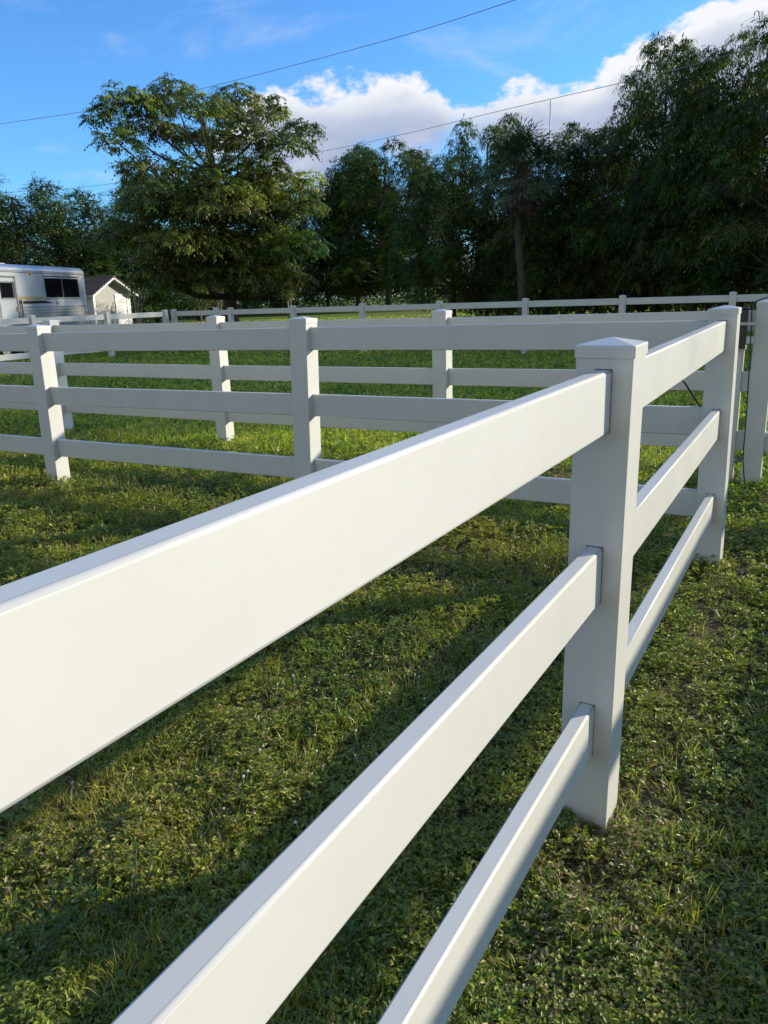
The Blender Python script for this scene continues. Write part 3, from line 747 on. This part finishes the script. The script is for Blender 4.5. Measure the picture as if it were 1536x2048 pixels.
tb_('jack', (1.2, -.2, .02), (1.28, -.12, .5), 'steel')

# ---------------------------------------------------------------- shed
sh = empty('garden_shed', (-37., 31.5, 0)); tag(sh, 'small greige stucco shed with white door and brown tiled gable roof', 'shed')
hw_, wt, ap, dp = 1.36, 2.10, 2.92, 4.2
bm = bmesh.new()
pts = [(-hw_, 0), (hw_, 0), (hw_, wt), (0, ap), (-hw_, wt)]
F = [bm.verts.new((0, y, z)) for y, z in pts]; K = [bm.verts.new((-dp, y, z)) for y, z in pts]
bm.faces.new(F); bm.faces.new(K[::-1])
for i in range(5): bm.faces.new((F[i], F[(i+1) % 5], K[(i+1) % 5], K[i]))
bmesh.ops.recalc_face_normals(bm, faces=bm.faces); from_bm('wall', bm, MAT['stucco'], sh)
def slab(name, side, y0, z0, y1, z1, x0, x1, th, mat):
    bm = bmesh.new(); v = []
    for x in (x0, x1):
        v.append([bm.verts.new((x, side*y, z)) for y, z in ((y0, z0), (y1, z1), (y1, z1+th), (y0, z0+th))])
    bm.faces.new(v[0]); bm.faces.new(v[1][::-1])
    for i in range(4): bm.faces.new((v[0][i], v[1][i], v[1][(i+1) % 4], v[0][(i+1) % 4]))
    bmesh.ops.recalc_face_normals(bm, faces=bm.faces); return from_bm(name, bm, MAT[mat], sh)
sl = (ap-wt)/hw_; ov = .34; ye_ = hw_+ov; ze = wt-sl*ov
for s in (1, -1):
    slab('roof_deck', s, 0, ap+.01, ye_, ze+.01, -dp-.3, .38, .06, 'trim')
    slab('barge_board', s, 0, ap-.05, ye_, ze-.05, .38, .42, .16, 'trim')
    # courses of tiles
    bm = bmesh.new(); nc = 9
    for k in range(nc):
        f0, f1 = k/nc, (k+1)/nc+.01
        ya, za = ye_*f0, ap+.075-(ap-ze)*f0; yb, zb = ye_*f1+.02, ap+.075-(ap-ze)*f1-.005
        nt_ = 16; xa = -dp-.34; xb = .47
        for j in range(nt_):
            u0_ = xa+(xb-xa)*j/nt_; u1_ = xa+(xb-xa)*(j+1)/nt_-.008
            q = [bm.verts.new((x, s*y, z)) for x, y, z in ((u0_, ya, za+.01), (u1_, ya, za+.01), (u1_, yb, zb+.045), (u0_, yb, zb+.045))]
            q2 = [bm.verts.new((v_.co.x, v_.co.y, v_.co.z-.035)) for v_ in q]
            bm.faces.new(q); bm.faces.new(q2[::-1])
            for i in range(4): bm.faces.new((q[i], q[(i+1) % 4], q2[(i+1) % 4], q2[i]))
    bmesh.ops.recalc_face_normals(bm, faces=bm.faces); from_bm('roof_tiles', bm, MAT['tile'], sh)
bm = bmesh.new(); tube([(-dp-.34, 0, ap+.10), (.48, 0, ap+.10)], .06, 8, bm); from_bm('ridge_tiles', bm, MAT['tile'], sh)
def sb(name, lo, hi, mat, parent=sh, bev=0):
    bm = bmesh.new(); box(bm, [(a+b)/2 for a, b in zip(lo, hi)], [b-a for a, b in zip(lo, hi)], bev=bev); return from_bm(name, bm, MAT[mat], parent, wn=bool(bev))
sb('corner_trim', (-.05, -hw_-.02, 0), (.02, -hw_+.10, wt-.02), 'trim'); sb('corner_trim', (-.05, hw_-.10, 0), (.02, hw_+.02, wt-.02), 'trim')
df = sb('door_frame', (-.02, .22, 0), (.04, .34, 2.02), 'trim'); sb('door_frame', (-.02, 1.10, 0), (.04, 1.22, 2.02), 'trim'); sb('door_frame', (-.02, .34, 1.92), (.04, 1.10, 2.02), 'trim')
d_ = sb('door', (-.06, .345, .02), (.012, 1.095, 1.915), 'wdoor')
for (y0, y1, z0, z1) in ((.42, .68, .15, .75), (.76, 1.02, .15, .75), (.42, .68, .85, 1.35), (.76, 1.02, .85, 1.35)): sb('door_panel', (.0, y0, z0), (.024, y1, z1), 'wdoor', d_, .006)
bm = bmesh.new(); q = [bm.verts.new((.026, .72+.28*math.cos(R(a_)), 1.48+.28*math.sin(R(a_)))) for a_ in range(0, 181, 15)]; f = bm.faces.new(q)
r = bmesh.ops.extrude_face_region(bm, geom=[f]); bmesh.ops.translate(bm, vec=(-.02, 0, 0), verts=[v_ for v_ in r['geom'] if isinstance(v_, bmesh.types.BMVert)]); bmesh.ops.recalc_face_normals(bm, faces=bm.faces)
from_bm('fanlight', bm, simple('fanlight_glass', (.55, .57, .58), .3), d_)
sb('door_handle', (.01, .40, .95), (.06, .43, 1.02), 'steel', d_)

# ---------------------------------------------------------------- power lines and mast
def wire(pts, r, label):
    o = from_bm('power_line', tube(curve_pts(pts, 12), r, 6), MAT['line'], smooth=True); tag(o, label, 'cable', 'overhead power lines'); return o
wire([at(-150, 272, 64), at(0, 248, 60), at(200, 218, 56), at(400, 178, 52), at(768, 82, 42), at(1030, 0, 34), at(1200, -58, 30)], .014, 'upper power line crossing the blue sky above the lone tree')
wire([at(-150, 400, 58), at(0, 386, 56), at(130, 378, 55), at(300, 357, 53), at(620, 307, 48), at(800, 270, 44), at(1020, 217, 38), at(1300, 152, 31), at(1536, 88, 27), at(1700, 45, 25)], .011, 'lower power line slanting in front of the right hand trees')
m_ = at(1101, 200, 60)
o = from_bm('mast', tube([(m_[0], m_[1], 0), (m_[0], m_[1], 8), (m_[0], m_[1], m_[2])], [.06, .05, .03], 6), MAT['steel'], smooth=True); tag(o, 'thin mast rising above the treetops behind the palm', 'mast')

# ---------------------------------------------------------------- turf
def fbm(x, y, s, seed=0.):
    return np.array([mnoise.fractal(Vector((a*s, b*s, seed)), 1., 2., 3) for a, b in zip(x, y)])
def scatter(n, r0, r1, a0=-14, a1=66):
    """positions with density falling as 1/r^2 around the camera foot (constant on screen)"""
    r = r0*(r1/r0)**rng.uniform(0, 1, n); a = R(90)+np.radians(rng.uniform(a0, a1, n))
    return CP[0]+r*np.cos(a), CP[1]+r*np.sin(a), r
def palette(P, n, t): # t 0..1 blend index into rows
    P = np.array(P); i = np.clip((t*len(P)).astype(int), 0, len(P)-1); return P[i]
# zone sheets: near the disc must cover a bit more than the view, so take a wide fan
def turf(n, r0, r1, seed):
    x, y, r = scatter(n, r0, r1)
    f = fbm(x, y, 1.1, seed); g = fbm(x, y, 4.5, seed+5)
    return x, y, r, f, g
GRN = np.array([(.19, .25, .04), (.25, .295, .045), (.32, .325, .055), (.38, .345, .07), (.14, .20, .05)])
DRY = np.array([(.36, .27, .15), (.26, .18, .10), (.42, .35, .21), (.30, .26, .10)])

def rosettes(n, r0, r1, k, ln, wd, hmax, name, seed, keep=None, label=None, dry=.05, up=(.15, .75)):
    x, y, r, f, g = turf(n, r0, r1, seed)
    bare = np.exp(-((x-.06)**2/.025+(y+.22)**2/.06))*1.0+np.exp(-((x-.13)**2/.012+(y-.5)**2/.5))*.75+np.exp(-((x-.16)**2/.02+(y-1.9)**2/.4))*.5+np.exp(-((x+1.35)**2+(y+.62)**2)/.012)*1.2+.55*np.clip(fbm(x, y, .55, seed+20)*2.2-.25, 0, 1)
    thin = np.clip(.52+.9*g+.35*f, 0, 1)
    p = rng.uniform(0, 1, n) < np.clip(thin+.38-bare*.62, .12, 1)
    if keep is not None: p &= keep(x, y, r, f, g)
    x, y, r, f, g, bare = (q[p] for q in (x, y, r, f, g, bare)); n = len(x)
    sc_ = np.clip((r/2.6)**.62, 1, 9)
    z0 = gz(x, y)+np.clip(.018*(f+g)+.006, 0, .03)+rng.uniform(0, 1, n)**1.5*hmax*np.clip(sc_, 1, 2.2)*(.6+.8*np.clip(g+.5, 0, 1))
    i = np.repeat(np.arange(n), k); m = len(i)
    az = rng.uniform(0, 2*math.pi, n)[i]+np.tile(np.arange(k)*2.399, n)+rng.normal(0, .3, m); el = rng.uniform(*up, m)
    d = np.stack([np.cos(az)*np.cos(el), np.sin(az)*np.cos(el), np.sin(el)], 1)
    b = np.stack([x[i], y[i], z0[i]], 1)+rng.normal(0, .004, (m, 3))*sc_[i][:, None]
    nr = norm(np.array([0, 0, 1.])+rng.normal(0, .3, (m, 3)))
    t = np.clip(.45+.55*f[i]+rng.normal(0, .22, m), 0, .999)
    c = palette(GRN[[4, 0, 1, 2, 3]], m, t)*np.exp(rng.normal(0, .2, (m, 1)))
    dd = rng.uniform(0, 1, m) < dry+.42*np.clip(bare[i], 0, 1)+.25*np.clip(-g[i]-.02, 0, 1)
    c[dd] = DRY[rng.integers(0, 4, dd.sum())]
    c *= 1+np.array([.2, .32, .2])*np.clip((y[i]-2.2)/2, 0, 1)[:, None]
    return b, d, nr, ln*sc_[i]*rng.uniform(.5, 1.3, m), wd*sc_[i]*rng.uniform(.6, 1.2, m), c
def blades(n, r0, r1, k, ln, wd, seed, prob, dry=.08, spread=.35):
    x, y, r, f, g = turf(n, r0, r1, seed)
    p = rng.uniform(0, 1, n) < prob(x, y, r, f, g)
    x, y, r, f, g = (q[p] for q in (x, y, r, f, g)); n = len(x)
    sc_ = np.clip((r/2.6)**.62, 1, 7)
    i = np.repeat(np.arange(n), k); m = len(i)
    az = rng.uniform(0, 2*math.pi, m); el = np.clip(rng.normal(1.05, spread, m), .15, 1.55)
    d = np.stack([np.cos(az)*np.cos(el), np.sin(az)*np.cos(el), np.sin(el)], 1)
    b = np.stack([x[i], y[i], gz(x[i], y[i])+.002], 1)+rng.normal(0, .008, (m, 3))*sc_[i][:, None]*[1, 1, 0]
    nr = norm(rdir(m, 0)+[0, 0, .4])
    t = np.clip(.6+.5*f[i]+rng.normal(0, .2, m), 0, .999)
    c = palette(GRN[[0, 1, 2, 3, 3]], m, t)*np.exp(rng.normal(0, .18, (m, 1)))
    dd = rng.uniform(0, 1, m) < dry; c[dd] = DRY[rng.integers(0, 4, dd.sum())]
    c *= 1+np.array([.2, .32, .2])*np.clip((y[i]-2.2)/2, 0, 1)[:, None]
    return b, d, nr, ln*np.clip(sc_[i], 1, 2.0)*rng.uniform(.45, 1.25, m), wd*sc_[i]*rng.uniform(.7, 1.2, m), c
def put(name, parts, mat, label, cat, fold=.22, curl=.15):
    A = [np.concatenate(q) for q in zip(*parts)]
    o = link(name, (oval_mesh if name == 'ground_cover' else blade_mesh)(name, *A, fold=fold, curl=curl), mat); tag(o, label, cat, kind='stuff'); return o

def collar(P):
    B, D_, Nn, Ls, Cs = [], [], [], [], []
    for x, y in P:
        n = 90; a = rng.uniform(0, 2*math.pi, n); q = PW/2+rng.uniform(.004, .06, n); s_ = np.maximum(np.abs(np.cos(a)), np.abs(np.sin(a)))
        B.append(np.stack([x+np.cos(a)*q/s_, y+np.sin(a)*q/s_, np.zeros(n)], 1)); el = rng.uniform(.7, 1.5, n); a2 = a+rng.normal(0, .9, n)
        D_.append(np.stack([np.cos(a2)*np.cos(el), np.sin(a2)*np.cos(el), np.sin(el)], 1)); Nn.append(norm(rdir(n, 0)+[0, 0, .4])); Ls.append(rng.uniform(.025, .085, n)*rng.uniform(.5, 1, n))
        c = GRN[rng.integers(0, 4, n)].copy(); k = rng.uniform(0, 1, n) < .35; c[k] = DRY[rng.integers(0, 4, k.sum())]; Cs.append(c)
    B, D_, Nn, Ls, Cs = map(np.concatenate, (B, D_, Nn, Ls, Cs)); return B, D_, Nn, Ls, np.full(len(B), .003), Cs
posts_ = [(0, 0), (0, L_), (0, -L_)]+[(pB[k][0], pB[k][1]) for k in pB]+[cpt(s) for s in sC]+[(-.148, 4.165)]+[(1.96, y) for y in ye]
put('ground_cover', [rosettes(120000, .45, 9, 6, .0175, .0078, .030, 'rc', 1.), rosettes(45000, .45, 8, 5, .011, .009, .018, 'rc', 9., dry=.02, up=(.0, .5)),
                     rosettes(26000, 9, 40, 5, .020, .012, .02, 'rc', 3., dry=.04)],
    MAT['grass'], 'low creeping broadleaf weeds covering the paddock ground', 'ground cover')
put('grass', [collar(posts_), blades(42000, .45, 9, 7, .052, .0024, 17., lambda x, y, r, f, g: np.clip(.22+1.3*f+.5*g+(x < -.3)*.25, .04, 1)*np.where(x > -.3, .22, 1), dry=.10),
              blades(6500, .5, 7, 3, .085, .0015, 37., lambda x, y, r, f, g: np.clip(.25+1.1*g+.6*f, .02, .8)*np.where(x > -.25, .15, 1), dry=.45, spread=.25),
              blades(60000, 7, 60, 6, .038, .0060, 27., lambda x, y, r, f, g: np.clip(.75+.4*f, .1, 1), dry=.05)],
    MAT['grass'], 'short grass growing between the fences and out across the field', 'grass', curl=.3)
# dead stems and thatch, mostly by the near post
x, y, r, f, g = turf(26000, .5, 9, 41.)
pp = rng.uniform(0, 1, len(x)) < np.clip(.22-.5*g+1.4*np.exp(-((x-.08)**2/.05+(y+.22)**2/.12)), 0, 1)
x, y = x[pp], y[pp]; m = len(x); az = rng.uniform(0, 6.28, m); el = rng.uniform(-.05, .35, m)
d = np.stack([np.cos(az)*np.cos(el), np.sin(az)*np.cos(el), np.sin(el)], 1)
o = link('dead_thatch', leaf_mesh('dead_thatch', np.stack([x, y, gz(x, y)+rng.uniform(.004, .02, m)], 1), d, norm(rdir(m, 0)+[0, 0, .5]), rng.uniform(.025, .09, m), .0016, DRY[rng.integers(0, 4, m)], curl=.1), MAT['grass'])
tag(o, 'dry brown stems and thatch lying on the ground round the near post', 'thatch', kind='stuff')
# small white globe flowers on thin stems
x, y, r = scatter(900, 1.7, 8); f = fbm(x, y, .9, 61.)
k = (f > -.02) & (x < -.15) & (rng.uniform(0, 1, 900) < .4); x, y = x[k], y[k]
bm = bmesh.new()
for a, b in zip(x, y):
    h = random.uniform(.03, .075); e = Vector((a+random.uniform(-.02, .02), b+random.uniform(-.02, .02), h))
    tube([(a, b, 0), e], .0008, 3, bm, False)
    bmesh.ops.create_icosphere(bm, subdivisions=1, radius=random.uniform(.003, .005), matrix=Matrix.Translation(e))
o = from_bm('wild_flowers', bm, MAT['flower']); tag(o, 'tiny white globe flowers dotted through the weeds', 'flowers', kind='stuff')
# taller branching weeds
def weed(x, y, n, ln, lean, label):
    t = empty('weed', (x, y, 0)); tag(t, label, 'plant', 'taller weeds standing out of the ground cover')
    bm = bmesh.new(); B, D_, Nn, Ls = [], [], [], []
    for k in range(n):
        a = lean+random.uniform(-.9, .9); p = Vector((0, 0, 0)); d = Vector((math.cos(a)*.8, math.sin(a)*.8, .75)).normalized(); pts = [p.copy()]
        for s in range(8):
            d = (d+Vector((random.uniform(-.12, .12), random.uniform(-.12, .12), -.03))).normalized(); p = p+d*ln/8; pts.append(p.copy())
            for q in range(3):
                aa = random.uniform(0, 6.28); B.append(p[:]); D_.append((math.cos(aa), math.sin(aa), .5)); Nn.append((0, 0, 1)); Ls.append(random.uniform(.014, .028))
        tube(pts, [.0018*(1-.07*i) for i in range(len(pts))], 5, bm, False)
    from_bm('stem', bm, simple('weed_stem', (.13, .14, .05), .7), t)
    n_ = len(B); link('leaves', leaf_mesh('leaves', np.array(B), norm(np.array(D_)), np.array(Nn, float)+rng.normal(0, .2, (n_, 3)), np.array(Ls), .008, np.tile(np.array([.085, .14, .03]), (n_, 1))*rng.uniform(.7, 1.3, (n_, 1))), MAT['grass'], t)
def gpt(px, py):
    d = FW+RT*(px-768)/CAM['f']-UP*(py-1024)/CAM['f']; return (CP-d*CP[2]/d[2])[:2]
weed(*gpt(265, 1870), 6, .19, 2.6, 'tall branching weed left of the middle rail in the bottom left corner')
weed(*gpt(60, 1985), 5, .16, 2.0, 'weed with small round buds at the very bottom left')
weed(*gpt(780, 1290), 4, .12, 1.4, 'small upright weed between the top and middle rails')
weed(*gpt(700, 1960), 6, .10, 1.5, 'leafy bright weed between the middle and bottom rails')
weed(*gpt(1405, 1150), 7, .07, 1.5, 'leafy tuft at the foot of the second near post')
weed(*gpt(1500, 985), 7, .09, 1.5, 'leafy tuft at the foot of the rightmost post')

# ---------------------------------------------------------------- world and sun
SUN = np.array([.69, .76]); SUN = SUN/np.linalg.norm(SUN); EL = R(17.5)
w = bpy.data.worlds.new('World'); sc.world = w; w.use_nodes = True
nt = w.node_tree; nt.nodes.clear(); L = nt.links.new
out = nt.nodes.new('ShaderNodeOutputWorld'); bg = nt.nodes.new('ShaderNodeBackground'); L(bg.outputs[0], out.inputs[0])
sky = nt.nodes.new('ShaderNodeTexSky'); sky.sky_type = 'NISHITA'; sky.sun_disc = False
sky.sun_elevation = EL; sky.sun_rotation = math.atan2(SUN[0], SUN[1]); sky.air_density = 1.0; sky.dust_density = .3; sky.ozone_density = 2.5
tint = N(nt, 'ShaderNodeMix', data_type='RGBA', blend_type='MULTIPLY'); tint.inputs[0].default_value = 1; tint.inputs['B'].default_value = (.56, 1.02, 1.5, 1)
L(sky.outputs[0], tint.inputs['A'])
tc = N(nt, 'ShaderNodeTexCoord'); sx = N(nt, 'ShaderNodeSeparateXYZ'); L(tc.outputs['Generated'], sx.inputs[0])
def mth(op, a, b=None, c=None):
    n = nt.nodes.new('ShaderNodeMath'); n.operation = op
    for i, v in enumerate((a, b, c)):
        if v is None: continue
        if isinstance(v, (int, float)): n.inputs[i].default_value = v
        else: L(v, n.inputs[i])
    return n.outputs[0]
# azimuth (degrees left of +Y) and elevation in degrees
az = mth('MULTIPLY', mth('ARCTAN2', mth('MULTIPLY', sx.outputs['X'], -1.), sx.outputs['Y']), 57.2958)
el = mth('MULTIPLY', mth('ARCSINE', sx.outputs['Z']), 57.2958)
def azel(px, py):
    d = FW+RT*(px-768)/CAM['f']-UP*(py-1024)/CAM['f']; d = d/np.linalg.norm(d)
    return math.degrees(math.atan2(-d[0], d[1])), math.degrees(math.asin(d[2]))
def fcurve(pts, inp, x0=-30, x1=75, y0=0, y1=45):
    mr = N(nt, 'ShaderNodeMapRange'); mr.inputs[1].default_value = x0; mr.inputs[2].default_value = x1; L(inp, mr.inputs[0])
    fc = nt.nodes.new('ShaderNodeFloatCurve'); c = fc.mapping.curves[0]
    P = sorted(((a-x0)/(x1-x0), (e-y0)/(y1-y0)) for a, e in pts)
    P = [(0., P[0][1])]+P+[(1., P[-1][1])]
    while len(c.points) < len(P): c.points.new(.5, .5)
    for q, (a, b) in zip(c.points, P): q.location = (a, b); q.handle_type = 'AUTO'
    fc.mapping.update(); L(mr.outputs[0], fc.inputs['Value'])
    return mth('ADD', mth('MULTIPLY', fc.outputs[0], y1-y0), y0)
topc = fcurve([azel(*q) for q in ((0, 560), (300, 460), (410, 300), (520, 168), (600, 172), (680, 168), (780, 148), (860, 158), (925, 180), (1000, 164), (1100, 152), (1190, 152), (1230, 125), (1290, 100), (1345, 55), (1420, 18), (1536, -10), (1650, -60))]+[(-15, 24), (-22, 4), (62, 2)], az, y1=60)
botc = fcurve([azel(*q) for q in ((0, 345), (400, 340), (560, 375), (650, 385), (740, 320), (830, 305), (900, 300), (930, 295), (1060, 320), (1200, 330), (1536, 500))], az, y1=60)
mp = N(nt, 'ShaderNodeMapping'); mp.inputs['Scale'].default_value = (1, 1, 1.7); L(tc.outputs['Generated'], mp.inputs[0])
nz = N(nt, 'ShaderNodeTexNoise', Scale=15, Detail=10, Roughness=.6); L(mp.outputs[0], nz.inputs['Vector'])
nz2 = N(nt, 'ShaderNodeTexNoise', Scale=6, Detail=5, Roughness=.5); L(mp.outputs[0], nz2.inputs['Vector'])
nn = mth('ADD', mth('MULTIPLY', mth('SUBTRACT', nz.outputs['Fac'], .5), 5.5), mth('MULTIPLY', mth('SUBTRACT', nz2.outputs['Fac'], .5), 4.))
dtop = mth('ADD', mth('SUBTRACT', topc, el), nn)           # >0 inside
dbot = mth('ADD', mth('SUBTRACT', el, botc), mth('MULTIPLY', nn, 1.2))
def sstep(v, a, b):
    m_ = N(nt, 'ShaderNodeMapRange', interpolation_type='SMOOTHSTEP'); m_.inputs[1].default_value = a; m_.inputs[2].default_value = b; L(v, m_.inputs[0]); return m_.outputs[0]
mask = mth('MULTIPLY', sstep(dtop, -.1, .75), sstep(dbot, -1.2, 1.8))
# thin high wisps on the left and top
mp2 = N(nt, 'ShaderNodeMapping'); mp2.inputs['Scale'].default_value = (1.2, 1.2, 3.2); mp2.inputs['Location'].default_value = (.35, .1, .2); L(tc.outputs['Generated'], mp2.inputs[0])
nz3 = N(nt, 'ShaderNodeTexNoise', Scale=4.2, Detail=8, Roughness=.6, Distortion=.4); L(mp2.outputs[0], nz3.inputs['Vector'])
wisp = mth('MULTIPLY', sstep(nz3.outputs['Fac'], .51, .76), .3)
# unseen broken cloud behind the camera, added as neutral fill light
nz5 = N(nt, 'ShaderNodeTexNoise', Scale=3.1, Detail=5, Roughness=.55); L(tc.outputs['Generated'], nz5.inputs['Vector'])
fill_cloud = mth('MULTIPLY', mth('MULTIPLY', sstep(sx.outputs['Y'], .1, -.25), sstep(nz5.outputs['Fac'], .40, .52)), sstep(el, 62., 30.))
allm = mth('MAXIMUM', mask, wisp)
# cloud tone: bright crest, greyer body
body = mth('ADD', sstep(dtop, 3.4, .2), mth('ADD', mth('MULTIPLY', mth('SUBTRACT', nz2.outputs['Fac'], .45), 1.4), mth('MULTIPLY', mth('SUBTRACT', nz.outputs['Fac'], .5), 1.5)))
cr = ramp(nt, [(0., (2.4, 2.85, 3.9)), (.35, (3.1, 3.5, 4.45)), (.7, (4.1, 4.4, 5.0)), (1., (5.4, 5.5, 5.8))]); L(body, cr.inputs[0])
mxs = N(nt, 'ShaderNodeMix', data_type='RGBA'); L(allm, mxs.inputs[0]); L(tint.outputs['Result'], mxs.inputs['A']); L(cr.outputs[0], mxs.inputs['B'])
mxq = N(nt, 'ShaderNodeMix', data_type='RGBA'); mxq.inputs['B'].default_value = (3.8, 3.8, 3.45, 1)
L(fill_cloud, mxq.inputs[0]); L(mxs.outputs['Result'], mxq.inputs['A']); L(mxq.outputs['Result'], bg.inputs[0]); bg.inputs[1].default_value = .12

sd = bpy.data.lights.new('sun', 'SUN'); sd.energy = 4.6; sd.angle = R(.9); sd.color = (1., .89, .70)
so = bpy.data.objects.new('sun', sd); col.objects.link(so)
so.rotation_euler = Vector((SUN[0]*math.cos(EL), SUN[1]*math.cos(EL), math.sin(EL))).to_track_quat('Z', 'Y').to_euler()

sc.view_settings.view_transform = 'Standard'; sc.view_settings.look = 'None'; sc.view_settings.exposure = .52; sc.view_settings.gamma = 1.
sc.render.engine = 'CYCLES'
try:
    sc.cycles.max_bounces = 6; sc.cycles.diffuse_bounces = 3; sc.cycles.transparent_max_bounces = 4; sc.cycles.use_denoising = True
except Exception: pass
